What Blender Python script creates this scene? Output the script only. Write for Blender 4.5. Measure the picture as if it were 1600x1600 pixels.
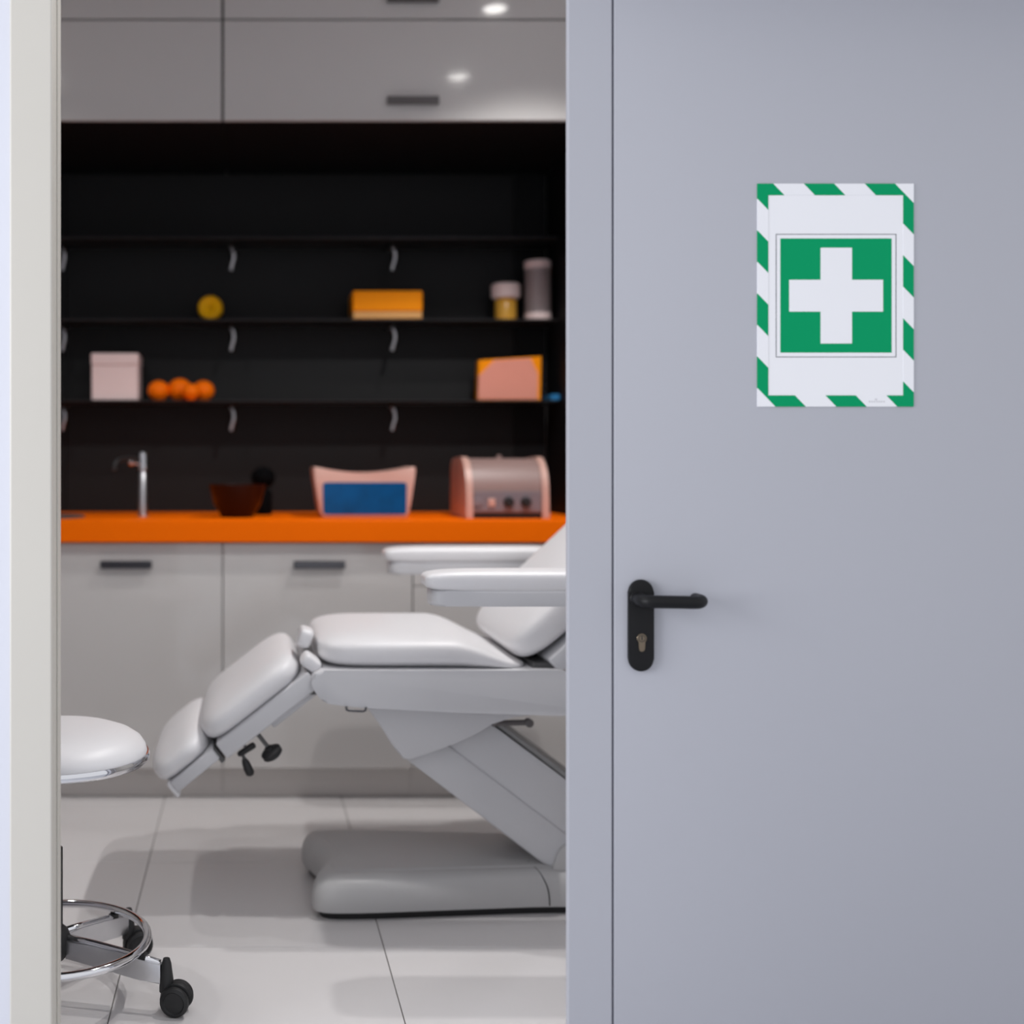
import bpy, bmesh, math, random
from mathutils import Vector, Matrix

for o in list(bpy.data.objects):
    bpy.data.objects.remove(o, do_unlink=True)
S = bpy.context.scene
C = S.collection
R = math.radians

# ------------------------------------------------------------------ camera, world, lights, exposure
F = 1844.0            # focal length in pixels of the 1600 px frame
H = 1.13              # eye height (m)
cam_d = bpy.data.cameras.new('camera')
cam_d.sensor_width = 36.0
cam_d.lens = 36.0 * F / 1600.0
cam_d.shift_x = (800 - 388) / 1600.0
cam_d.shift_y = (730 - 800) / 1600.0
cam_d.clip_start = 0.05
cam_d.dof.use_dof = True
cam_d.dof.focus_distance = 2.40
cam_d.dof.aperture_fstop = (cam_d.lens / 1000.0) / 0.027
cam = bpy.data.objects.new('camera', cam_d)
cam.location = (0, 0, H)
cam.rotation_euler = (R(90), 0, 0)
C.objects.link(cam)
S.camera = cam

w = bpy.data.worlds.new('world')
S.world = w
w.use_nodes = True
w.node_tree.nodes['Background'].inputs[0].default_value = (0.94, 0.955, 1.0, 1)
w.node_tree.nodes['Background'].inputs[1].default_value = 0.87

def area(name, loc, rot, sx, sy, energy, col):
    d = bpy.data.lights.new(name, 'AREA')
    d.shape = 'RECTANGLE'; d.size = sx; d.size_y = sy
    d.energy = energy; d.color = col
    o = bpy.data.objects.new(name, d)
    o.location = loc; o.rotation_euler = rot
    C.objects.link(o)
    return o
# soft side light on the door from the left; its unseen window is added
area('added_side_light', (-2.62, 0.75, 1.45), (R(90), 0, R(-90)), 1.7, 1.7, 78, (0.95, 0.97, 1.0))

S.view_settings.view_transform = 'Standard'
S.view_settings.look = 'None'
S.view_settings.gamma = 1.0
S.view_settings.use_curve_mapping = False
S.view_settings.exposure = 0.0

DOWN_E = 50.0
LAMPS = [(0.95, 3.45), (0.95, 2.66), (-0.90, 3.45), (-0.90, 2.66)]

# ------------------------------------------------------------------ helpers
def srgb(r, g, b):
    f = lambda c: (c / 255 / 12.92) if c / 255 <= 0.04045 else ((c / 255 + 0.055) / 1.055) ** 2.4
    return (f(r), f(g), f(b), 1)

def mat(name, col, rough=0.5, metal=0.0, coat=0.0, bump=0.0, bscale=60, noise=0.0, nscale=8, spec=0.5, emit=None, estr=0, trans=0, alpha=1, sheen=0):
    m = bpy.data.materials.new(name)
    m.use_nodes = True
    nt = m.node_tree
    b = nt.nodes['Principled BSDF']
    b.inputs['Base Color'].default_value = col
    b.inputs['Roughness'].default_value = rough
    b.inputs['Metallic'].default_value = metal
    b.inputs['Coat Weight'].default_value = coat
    b.inputs['Specular IOR Level'].default_value = spec
    b.inputs['Transmission Weight'].default_value = trans
    b.inputs['Alpha'].default_value = alpha
    b.inputs['Sheen Weight'].default_value = sheen
    if emit:
        b.inputs['Emission Color'].default_value = emit
        b.inputs['Emission Strength'].default_value = estr
    tc = nt.nodes.new('ShaderNodeTexCoord')
    if noise > 0:
        n = nt.nodes.new('ShaderNodeTexNoise')
        n.inputs['Scale'].default_value = nscale
        n.inputs['Detail'].default_value = 4
        nt.links.new(tc.outputs['Object'], n.inputs['Vector'])
        mx = nt.nodes.new('ShaderNodeMix')
        mx.data_type = 'RGBA'
        mx.inputs['A'].default_value = tuple(c * (1 - noise) for c in col[:3]) + (1,)
        mx.inputs['B'].default_value = tuple(min(1, c * (1 + noise)) for c in col[:3]) + (1,)
        nt.links.new(n.outputs['Fac'], mx.inputs['Factor'])
        nt.links.new(mx.outputs['Result'], b.inputs['Base Color'])
    if bump > 0:
        n2 = nt.nodes.new('ShaderNodeTexNoise')
        n2.inputs['Scale'].default_value = bscale
        n2.inputs['Detail'].default_value = 3
        nt.links.new(tc.outputs['Object'], n2.inputs['Vector'])
        bp = nt.nodes.new('ShaderNodeBump')
        bp.inputs['Strength'].default_value = bump
        bp.inputs['Distance'].default_value = 0.002
        nt.links.new(n2.outputs['Fac'], bp.inputs['Height'])
        nt.links.new(bp.outputs['Normal'], b.inputs['Normal'])
    return m

M = {
 'door':   mat('door_paint', srgb(177, 178, 186), 0.42, bump=0.05, bscale=180, noise=0.012, nscale=3),
 'wall':   mat('corridor_wall_paint', srgb(210, 212, 222), 0.8, bump=0.15, bscale=120),
 'casing': mat('casing_paint', srgb(198, 194, 186), 0.5, bump=0.05, bscale=90, noise=0.02, nscale=5),
 'room':   mat('room_wall_paint', srgb(205, 203, 201), 0.8, bump=0.1),
 'ceil':   mat('ceiling_paint', srgb(214, 214, 214), 0.9, noise=0.01),
 'grout':  mat('grout', srgb(120, 116, 114), 0.9, noise=0.05, nscale=40),
 'tile':   mat('white_tile', srgb(222, 219, 219), 0.16, noise=0.02, nscale=2.5, coat=0.2),
 'corrfl': mat('corridor_floor', srgb(196, 197, 202), 0.5, noise=0.05, nscale=10),
 'cab':    mat('white_lacquer', srgb(205, 202, 200), 0.10, noise=0.01, nscale=2, coat=0.3),
 'carc':   mat('cabinet_carcass', srgb(150, 147, 145), 0.5, noise=0.02),
 'plinth': mat('plinth_grey', srgb(208, 203, 200), 0.4, noise=0.02),
 'orange': mat('orange_worktop', srgb(255, 112, 0), 0.55, noise=0.02, nscale=5, spec=0.06),
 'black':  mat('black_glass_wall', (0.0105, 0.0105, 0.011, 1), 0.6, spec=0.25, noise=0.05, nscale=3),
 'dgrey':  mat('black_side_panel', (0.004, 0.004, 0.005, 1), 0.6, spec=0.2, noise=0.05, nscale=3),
 'hand':   mat('dark_metal_pull', srgb(88, 88, 92), 0.2, metal=1.0, noise=0.03),
 'handm':  mat('matt_grey_pull', srgb(98, 94, 94), 0.5, metal=0.2, noise=0.03),
 'chrome': mat('chrome', srgb(225, 225, 228), 0.07, metal=1.0, noise=0.01),
 'steel':  mat('brushed_steel', srgb(205, 205, 208), 0.3, metal=1.0, noise=0.03, nscale=60),
 'vinyl':  mat('white_vinyl', srgb(230, 229, 231), 0.42, bump=0.03, bscale=300, noise=0.01),
 'plast':  mat('light_grey_plastic', srgb(205, 205, 208), 0.45, noise=0.01),
 'plast2': mat('grey_base_plastic', srgb(190, 189, 189), 0.4, noise=0.015),
 'rubber': mat('black_rubber', (0.012, 0.012, 0.013, 1), 0.55, noise=0.1, nscale=30),
 'seal':   mat('dark_grey_seal', srgb(84, 84, 84), 0.5, noise=0.05),
 'blackp': mat('black_handle_plastic', (0.008, 0.008, 0.009, 1), 0.45, spec=0.22, bump=0.05, bscale=300, noise=0.1, nscale=40),
 'brass':  mat('dull_brass', srgb(125, 113, 98), 0.35, metal=1.0, noise=0.1, nscale=80),
 'green':  mat('print_green', srgb(0, 153, 98), 0.6, spec=0.1, noise=0.01),
 'paper':  mat('print_white', srgb(240, 240, 244), 0.5, noise=0.005),
 'ink':    mat('print_ink', srgb(40, 42, 58), 0.6, noise=0.02),
 'faint':  mat('print_faint_grey', srgb(206, 205, 210), 0.6, noise=0.01),
 'glass':  mat('smoked_glass', (0.030, 0.030, 0.032, 1), 0.3, spec=0.15, trans=0.3, noise=0.02),
 'beige':  mat('warm_white_plastic', srgb(208, 166, 153), 0.4, noise=0.02),
 'beige2': mat('warm_grey_panel', srgb(150, 124, 119), 0.4, noise=0.03),
 'panelg': mat('blue_grey_panel', srgb(128, 118, 124), 0.4, noise=0.03),
 'blueg':  mat('blue_acrylic', srgb(0, 78, 136), 0.25, spec=0.2, noise=0.45, nscale=14),
 'brown':  mat('dark_brown_glaze', srgb(38, 14, 9), 0.3, spec=0.2, noise=0.2, nscale=14),
 'blackm': mat('black_sponge', (0.003, 0.003, 0.0035, 1), 0.9, spec=0.05, bump=0.4, bscale=80, noise=0.2),
 'yellow': mat('amber_wax', srgb(255, 186, 0), 0.45, spec=0.15, noise=0.05, nscale=25),
 'ball':   mat('orange_wax', srgb(255, 116, 4), 0.45, spec=0.1, noise=0.06, nscale=25),
 'obox':   mat('orange_card', srgb(255, 150, 4), 0.5, spec=0.1, noise=0.04),
 'pbox':   mat('pale_pink_card', srgb(238, 214, 211), 0.6, noise=0.02),
 'salmon': mat('salmon_card', srgb(226, 146, 126), 0.55, noise=0.03, nscale=20),
 'amber':  mat('amber_jar', srgb(228, 170, 66), 0.2, noise=0.05, nscale=20),
 'frost':  mat('frosted_glass', srgb(176, 160, 160), 0.35, trans=0.35, noise=0.04, nscale=12),
 'bluebox':mat('blue_card', srgb(30, 120, 176), 0.5, noise=0.03),
 'tan':    mat('tan_card', srgb(214, 160, 92), 0.6, noise=0.03),
 'gasket': mat('grey_gasket', srgb(138, 138, 138), 0.5, noise=0.03),
 'gapg':   mat('door_gap_shade', srgb(104, 105, 118), 0.7, noise=0.03),
 'lens':   mat('lamp_lens', (1, 1, 1, 1), 0.4, emit=(1, 0.97, 0.93, 1), estr=22),
 'winfr':  mat('added_window_paint', srgb(230, 230, 232), 0.5, noise=0.01),
}

# striped border print of the safety sign: diagonal green and white bands
def stripe_mat():
    m = mat('striped_border', srgb(240, 240, 244), 0.6, spec=0.1)
    nt = m.node_tree
    b = nt.nodes['Principled BSDF']
    tc = nt.nodes.new('ShaderNodeTexCoord')
    sx = nt.nodes.new('ShaderNodeSeparateXYZ')
    nt.links.new(tc.outputs['Object'], sx.inputs[0])
    def mth(op, a, bb=None):
        n = nt.nodes.new('ShaderNodeMath'); n.operation = op
        for i, v in enumerate((a, bb)):
            if v is None: continue
            if isinstance(v, (int, float)): n.inputs[i].default_value = v
            else: nt.links.new(v, n.inputs[i])
        return n.outputs[0]
    # sign-local metres; object origin is the sign's top left corner
    k = 2.1 / F / 4.0
    d = mth('ADD', sx.outputs['X'], mth('MULTIPLY', sx.outputs['Z'], 0.965))
    d = mth('DIVIDE', mth('ADD', d, 92 * k), 380 * k)
    fr = mth('SUBTRACT', d, mth('FLOOR', d))
    g = mth('LESS_THAN', fr, 0.5)
    mx = nt.nodes.new('ShaderNodeMix'); mx.data_type = 'RGBA'
    mx.inputs['A'].default_value = srgb(240, 240, 244)
    mx.inputs['B'].default_value = srgb(0, 153, 98)
    nt.links.new(g, mx.inputs['Factor'])
    nt.links.new(mx.outputs['Result'], b.inputs['Base Color'])
    return m
M['stripe'] = stripe_mat()

def pt(px, py, y):
    """point at depth y that lies on the sight line of a photo pixel"""
    return ((px - 388) * y / F, H - (py - 730) * y / F)

def link(name, bm, m, parent=None, smooth=None, loc=(0, 0, 0)):
    me = bpy.data.meshes.new(name)
    bmesh.ops.recalc_face_normals(bm, faces=bm.faces)
    bm.to_mesh(me); bm.free()
    me.materials.append(M[m] if isinstance(m, str) else m)
    if smooth is not None:
        me.polygons.foreach_set('use_smooth', [True] * len(me.polygons))
        if smooth < 180:
            me.set_sharp_from_angle(angle=R(smooth))
    o = bpy.data.objects.new(name, me)
    C.objects.link(o)
    if parent is not None:
        o.parent = parent
        p = parent
        off = Vector((0, 0, 0))
        while p is not None:
            off += p.location
            p = p.parent
        o.location = Vector(loc) - off
    else:
        o.location = loc
    return o

def thing(name, label, cat, loc, group=None):
    o = bpy.data.objects.new(name, None)
    o.empty_display_size = 0.05
    C.objects.link(o)
    o.location = loc
    o['label'] = label; o['category'] = cat
    if group: o['group'] = group
    return o

def tag(o, label, cat, group=None):
    o['label'] = label; o['category'] = cat
    if group: o['group'] = group
    return o

def struct(o, label=None, cat=None):
    o['kind'] = 'structure'
    if label: o['label'] = label
    if cat: o['category'] = cat
    return o

def struct_root(name, label, cat, loc):
    o = thing(name, label, cat, loc)
    o['kind'] = 'structure'
    return o

def add_bevel(bm, w, seg=3, edges=None):
    if w > 0:
        bmesh.ops.bevel(bm, geom=edges or list(bm.edges), offset=w, segments=seg, profile=0.5, affect='EDGES', clamp_overlap=True)

def box(x0, x1, y0, y1, z0, z1, bev=0.0, seg=2, bm=None):
    b = bmesh.new()
    vs = [b.verts.new(p) for p in ((x0,y0,z0),(x1,y0,z0),(x1,y1,z0),(x0,y1,z0),(x0,y0,z1),(x1,y0,z1),(x1,y1,z1),(x0,y1,z1))]
    for f in ((3,2,1,0),(4,5,6,7),(0,1,5,4),(1,2,6,5),(2,3,7,6),(3,0,4,7)):
        b.faces.new([vs[i] for i in f])
    add_bevel(b, bev, seg)
    if bm is not None:
        me = bpy.data.meshes.new('t'); b.to_mesh(me); b.free(); bm.from_mesh(me); bpy.data.meshes.remove(me)
        return bm
    return b

def merge(*bms):
    out = bmesh.new()
    for b in bms:
        me = bpy.data.meshes.new('t'); b.to_mesh(me); b.free(); out.from_mesh(me); bpy.data.meshes.remove(me)
    return out

def prism(pts, a0, a1, axis='y', bev=0.0, seg=3):
    """polygon extruded; axis y: pts are (x,z); axis z: pts (x,y); axis x: pts (y,z)"""
    b = bmesh.new()
    def mk(p, a):
        if axis == 'y': return (p[0], a, p[1])
        if axis == 'z': return (p[0], p[1], a)
        return (a, p[0], p[1])
    v0 = [b.verts.new(mk(p, a0)) for p in pts]
    v1 = [b.verts.new(mk(p, a1)) for p in pts]
    n = len(pts)
    f0 = b.faces.new(v0[::-1]); f1 = b.faces.new(v1)
    for i in range(n):
        b.faces.new((v0[i], v0[(i+1) % n], v1[(i+1) % n], v1[i]))
    if bev > 0:
        ed = list(set(list(f0.edges) + list(f1.edges)))
        add_bevel(b, bev, seg, ed)
    return b

def rpoly(pts, r, n=5):
    """round the corners of a polygon; r a number or a list per corner"""
    out = []
    N = len(pts)
    for i in range(N):
        p = Vector(pts[i]); a = Vector(pts[i-1]); c = Vector(pts[(i+1) % N])
        rr = r[i] if isinstance(r, (list, tuple)) else r
        if rr <= 0:
            out.append(tuple(p)); continue
        da = (a - p); dc = (c - p)
        t = min(rr, da.length * 0.48, dc.length * 0.48)
        s = p + da.normalized() * t; e = p + dc.normalized() * t
        for k in range(n + 1):
            u = k / n
            q = s * (1-u)**2 + p * 2*u*(1-u) + e * u*u
            out.append(tuple(q))
    return out

def lathe(prof, seg=32, cx=0, cy=0, cz=0):
    b = bmesh.new()
    rings = []
    for r, z in prof:
        if r < 1e-6:
            rings.append([b.verts.new((cx, cy, cz + z))])
        else:
            rings.append([b.verts.new((cx + r*math.cos(2*math.pi*i/seg), cy + r*math.sin(2*math.pi*i/seg), cz + z)) for i in range(seg)])
    for k in range(len(rings) - 1):
        A, B = rings[k], rings[k+1]
        if len(A) == 1 and len(B) == 1: continue
        for i in range(seg):
            j = (i+1) % seg
            if len(A) == 1: b.faces.new((A[0], B[j], B[i]))
            elif len(B) == 1: b.faces.new((A[i], A[j], B[0]))
            else: b.faces.new((A[i], A[j], B[j], B[i]))
    return b

def tube(path, r, seg=14, closed=False, caps=True):
    b = bmesh.new()
    P = [Vector(p) for p in path]
    n = len(P)
    rr = r if isinstance(r, (list, tuple)) else [r] * n
    def tan(i):
        if closed: return (P[(i+1) % n] - P[i-1]).normalized()
        if i == 0: return (P[1] - P[0]).normalized()
        if i == n-1: return (P[-1] - P[-2]).normalized()
        return (P[i+1] - P[i-1]).normalized()
    t = tan(0)
    up = Vector((0, 0, 1)) if abs(t.z) < 0.9 else Vector((1, 0, 0))
    nrm = (up - t * up.dot(t)).normalized()
    rings = []
    for i in range(n):
        t2 = tan(i)
        nrm = (nrm - t2 * nrm.dot(t2)).normalized()
        bn = t2.cross(nrm)
        rings.append([b.verts.new(P[i] + (nrm * math.cos(2*math.pi*k/seg) + bn * math.sin(2*math.pi*k/seg)) * rr[i]) for k in range(seg)])
    for i in range(n if closed else n-1):
        A, B = rings[i], rings[(i+1) % n]
        for k in range(seg):
            b.faces.new((A[k], A[(k+1) % seg], B[(k+1) % seg], B[k]))
    if not closed and caps:
        b.faces.new(rings[0][::-1]); b.faces.new(rings[-1])
    return b

def smooth_path(pts, n=6):
    """Catmull-Rom through points"""
    P = [Vector(p) for p in pts]
    P = [P[0]*2 - P[1]] + P + [P[-1]*2 - P[-2]]
    out = []
    for i in range(1, len(P) - 2):
        for k in range(n):
            t = k / n
            a, b_, c, d = P[i-1], P[i], P[i+1], P[i+2]
            out.append(0.5*((2*b_) + (c-a)*t + (2*a-5*b_+4*c-d)*t*t + (-a+3*b_-3*c+d)*t**3))
    out.append(P[-2])
    return out

def pillow(a, b_, c, e1=0.45, e2=0.22, cuts=13, deform=None):
    """soft rounded block with half sizes a, b, c; e1 rounds its section, e2 its plan"""
    bm = bmesh.new()
    bmesh.ops.create_cube(bm, size=2)
    bmesh.ops.subdivide_edges(bm, edges=list(bm.edges), cuts=cuts, use_grid_fill=True)
    for v in bm.verts:
        x, y, z = (math.sin(q * math.pi / 2) * 0.35 + q * 0.65 for q in v.co)
        m_ = (abs(x)**(2/e2) + abs(y)**(2/e2))**(e2/e1) + abs(z)**(2/e1)
        s = m_ ** (-e1/2)
        p = Vector((x*s*a, y*s*b_, z*s*c))
        v.co = deform(p) if deform else p
    return bm

def xform(bm, mtx):
    bmesh.ops.transform(bm, matrix=mtx, verts=bm.verts)
    return bm

def rot_y(ang):   # positive: the +x end goes up
    return Matrix.Rotation(-ang, 4, 'Y')

# ------------------------------------------------------------------ the setting
YD = 2.10             # corridor face of the wall and door
YW = 2.19             # room face of that wall
YC = 4.00             # cabinet fronts
YB = 4.76             # back wall of the niche
XL, XR = -2.10, 2.40
KD = YD / 2.3
CEIL = 2.90
OX0, OX1 = -0.348, 1.56   # the door opening, frame included

# room floor: dark grout slab with single tiles
fl = struct(link('floor', box(XL, XR, 2.16, YB + 0.06, -0.06, -0.003), 'grout'), 'glossy white tiled floor of the treatment room', 'floor')
tp = 0.605
tz = 0.594
tile_bm = box(-tp/2 + 0.0012, tp/2 - 0.0012, -tz/2 + 0.0012, tz/2 - 0.0012, -0.012, 0.0, 0.0008, 1)
tile_me = None
x_first = -0.286 - 3 * tp
for i in range(8):
    for j in range(4):
        cx = x_first + tp * (i + 0.5); cy = 2.186 + tz * (j + 0.5)
        if cx > XR: continue
        if tile_me is None:
            t = link('tile', tile_bm, 'tile', fl, loc=(cx, cy, 0)); tile_me = t.data
        else:
            t = bpy.data.objects.new('tile', tile_me); C.objects.link(t); t.parent = fl
            t.location = Vector((cx, cy, 0)) - fl.location
struct(link('floor_corridor', box(-2.62, 2.6, -1.6, 2.158, -0.06, -0.001), 'corrfl'), 'grey floor of the corridor in front of the door', 'floor')
struct(link('ceiling', box(XL - 0.1, XR + 0.1, YW - 0.11, YB + 0.16, CEIL, CEIL + 0.08), 'ceil'), 'white ceiling of the treatment room', 'ceiling')
struct(link('wall_left', box(XL - 0.1, XL, YW, YB + 0.16, -0.05, CEIL), 'room'), 'plain wall on the left of the treatment room', 'wall')
struct(link('wall_right', box(XR, XR + 0.1, YW, YB + 0.16, -0.05, CEIL), 'room'), 'plain wall on the right of the treatment room', 'wall')
struct(link('wall_back', box(XL, XR, YB + 0.02, YB + 0.16, -0.05, CEIL), 'room'), 'wall behind the fitted cabinets', 'wall')
# wall between corridor and room, with the door opening
fw = merge(box(-2.62, -0.4248 + 0.03, YD + 0.012, YW - 0.006, -0.05, 2.98),
           box(OX1, 2.6, YD + 0.012, YW - 0.006, -0.05, 2.98),
           box(-0.4248 + 0.03, OX1, YD + 0.012, YW - 0.006, 2.155, 2.98))
struct(link('wall_front', fw, 'wall'), 'pale bluish corridor wall beside the door casing', 'wall')
# corridor side wall, with an unseen window added for the side light
lw = merge(box(-2.78, -2.66, -1.6, YD, -0.05, 0.55), box(-2.78, -2.66, -1.6, YD, 2.35, 2.98),
           box(-2.78, -2.66, -1.6, -0.15, 0.55, 2.35), box(-2.78, -2.66, 1.65, YD, 0.55, 2.35))
struct(link('wall_corridor', lw, 'wall'), 'corridor side wall around the added window', 'wall')
win = struct_root('added_window', 'unseen white framed window on the left, added for the side light', 'window', (-2.72, 0.75, 0.55))
link('added_window_frame', merge(box(-2.75, -2.69, -0.15, 1.65, 0.55, 0.61), box(-2.75, -2.69, -0.15, 1.65, 2.29, 2.35),
     box(-2.75, -2.69, -0.15, -0.09, 0.61, 2.29), box(-2.75, -2.69, 1.59, 1.65, 0.61, 2.29), box(-2.74, -2.70, 0.72, 0.78, 0.61, 2.29)), 'winfr', win)

# left casing: face, reveal and stop
cas = struct_root('trim_1', 'cream painted door casing on the left of the opening', 'door casing', (-0.387, YD, 0))
link('casing_face', box(-0.4248, -0.3492, YD, YD + 0.018, -0.0, 2.15, 0.003, 2), 'casing', cas)
link('reveal', box(-0.394, -0.3485, YD + 0.0185, YW, 0.0, 2.15, 0.0015, 1), 'casing', cas)
link('stop_bead', box(-0.3484, -0.3455, YD + 0.045, YW - 0.014, 0.001, 2.15, 0.001, 1), 'casing', cas)

# grey steel post between the opening and the closed leaf: a thin flange with a box behind it
post = struct_root('trim_2', 'grey steel door post between the open doorway and the closed leaf', 'door post', (0.608, YD, 0))
link('flange', box(0.622*KD, 0.7085*KD, YD - 0.002, YD + 0.013, 0.0, 2.108, 0.0022, 2), 'door', post)
link('post_core', box(0.668*KD, 0.7085*KD, YD + 0.0135, YW, 0.0, 2.108, 0.002, 1), 'door', post)
link('gap_shade', box(0.7085*KD, 0.7118*KD, YD + 0.004, YD + 0.03, 0.002, 2.10), 'gapg', post)  # strip filling the gap, coloured as the shade between post and leaf
# head of the steel frame; an unseen canopy is added to shade the door's top
head = struct_root('trim_3', 'grey steel door head above the leaf, with an added shading canopy', 'door head', (0.6, YD, 2.11))
link('head_rail', box(-0.345, OX1 - 0.002, YD, YW - 0.01, 2.112, 2.15, 0.002, 1), 'door', head)
link('shade_canopy', box(0.57, 1.8, YD - 0.26, YD - 0.0025, 2.112, 2.15, 0.003, 1), 'door', head)
jr = struct(link('trim_4', box(1.484, OX1 - 0.001, YD - 0.002, YW - 0.01, 0.0, 2.108, 0.002, 1), 'door'), 'grey steel hinge jamb right of the leaf', 'door jamb')

# the closed leaf with its lever handle
door = struct_root('door_1', 'closed lavender grey steel door leaf with black lever handle', 'door', (1.06, YD, 0))
link('leaf', box(0.7118*KD, 1.481, YD - 0.001, YD + 0.055, 0.006, 2.102, 0.0035, 3), 'door', door, smooth=40)
hx, hz0 = pt(999.5, 905, YD)[0], pt(0, 1048, YD)[1]
hz1 = pt(0, 905, YD)[1]
hw = 0.0243*KD
pl = []
for k in range(17):
    a = math.pi * k / 16
    pl.append((hx + hw * math.cos(a), hz1 - hw + hw * math.sin(a)))
for k in range(17):
    a = math.pi + math.pi * k / 16
    pl.append((hx + hw * math.cos(a), hz0 + hw + hw * math.sin(a)))
plate = link('handle_plate', prism(pl, YD - 0.0105, YD - 0.001, 'y', 0.003, 3), 'blackp', door, smooth=40)
plate['label'] = 'black rounded handle plate'
lx, lz = pt(996, 940, YD - 0.05)
ex = pt(1107, 940, YD - 0.05)[0] - 0.0107
nx = hx - 0.0080
lev = [(nx, YD - 0.0105, lz + 0.001), (nx, YD - 0.03, lz + 0.001), (nx + 0.001, YD - 0.042, lz), (nx + 0.006, YD - 0.050, lz), (nx + 0.016, YD - 0.054, lz), (nx + 0.06, YD - 0.0555, lz - 0.0005),
       (ex - 0.018, YD - 0.0555, lz - 0.001), (ex - 0.007, YD - 0.052, lz - 0.001), (ex, YD - 0.044, lz), (ex + 0.001, YD - 0.03, lz), (ex + 0.001, YD - 0.016, lz)]
lev_s = smooth_path(lev, 4)
lever = link('lever', tube(lev_s, 0.0114, 18), 'blackp', plate, smooth=50)
link('lever_collar', xform(lathe([(0, 0), (0.0135, 0), (0.0135, 0.003), (0.0120, 0.0045), (0, 0.0045)], 28), Matrix.Translation((nx, YD - 0.0105, lz + 0.001)) @ Matrix.Rotation(R(90), 4, 'X')), 'blackp', plate, smooth=40)
kz = pt(0, 996, YD)[1]
key = []
for k in range(21):
    a = R(-50) + R(280) * k / 20
    key.append((hx + 0.0085 * math.cos(a), kz + 0.0085 * math.sin(a)))
for k in range(9):
    a = math.pi + math.pi * k / 8
    key.append((hx + 0.0052 * math.cos(a), kz - 0.0185 + 0.0052 * math.sin(a)))
cyl = link('lock_cylinder', prism(key, YD - 0.0125, YD - 0.0105, 'y', 0.0004, 1), 'brass', plate, smooth=40)
cyl['label'] = 'brass lock cylinder with keyhole'
link('key_plug', merge(tube([(hx + 0.0058*math.cos(2*math.pi*k/24), YD - 0.0127, kz + 0.0058*math.sin(2*math.pi*k/24)) for k in range(24)], 0.0006, 6, closed=True),
     box(hx - 0.0010, hx + 0.0010, YD - 0.0129, YD - 0.0125, kz - 0.0030, kz + 0.0042)), 'rubber', plate)

# ------------------------------------------------------------------ safety sign on the leaf
k4 = YD / F / 4.0
sx0, sz0 = pt(1160 + 90/4, 260 + 110/4, YD)
sign = thing('safety_sign', 'first aid sign with white cross on green and striped green border', 'sign', (sx0, YD - 0.001, sz0 - 0.45))
def sg(x, y):
    return ((x - 90) * k4, -(y - 110) * k4)
def flat(x0, y0, x1, y1, d0, d1):
    a = sg(x0, y0); c = sg(x1, y1)
    return box(a[0], c[0], -d1, -d0, c[1], a[1])
SL = (sx0, YD - 0.001, sz0)
link('striped_frame', merge(flat(90, 110, 1065, 182, 0, 0.0022), flat(90, 1432, 1065, 1502, 0, 0.0022),
     flat(90, 182, 157, 1432, 0, 0.0022), flat(1000, 182, 1065, 1432, 0, 0.0022)), 'stripe', sign, loc=SL)
sheet = link('white_sheet', flat(157.2, 182.2, 999.8, 1431.8, 0, 0.0014), 'paper', sign, loc=SL)
link('printed_outline', merge(flat(205, 424, 957, 428, 0.0014, 0.0016), flat(205, 1190, 957, 1194, 0.0014, 0.0016),
     flat(205, 428, 209, 1190, 0.0014, 0.0016), flat(953, 428, 957, 1190, 0.0014, 0.0016)), 'ink', sheet, loc=SL)
link('green_square', flat(233, 452, 928, 1165, 0.0014, 0.0016), 'green', sheet, loc=SL)
def crossp():
    P = [(484,510),(680,510),(680,710),(874,710),(874,909),(680,909),(680,1108),(484,1108),(484,909),(288,909),(288,710),(484,710)]
    return prism([sg(*p) for p in P], -0.0018, -0.0016, 'y')
link('white_cross', crossp(), 'paper', sheet, loc=SL)
mk = bmesh.new()
for q in range(7):
    flat_b = flat(784 + q*15, 1466, 794 + q*15, 1476, 0.0022, 0.0023)
    mk = merge(mk, flat_b)
mk = merge(mk, prism([sg(*p) for p in ((829,1450),(840,1457),(829,1463),(818,1457))], -0.0023, -0.0022, 'y'))
link('maker_mark', mk, 'faint', sign, loc=SL)

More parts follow.
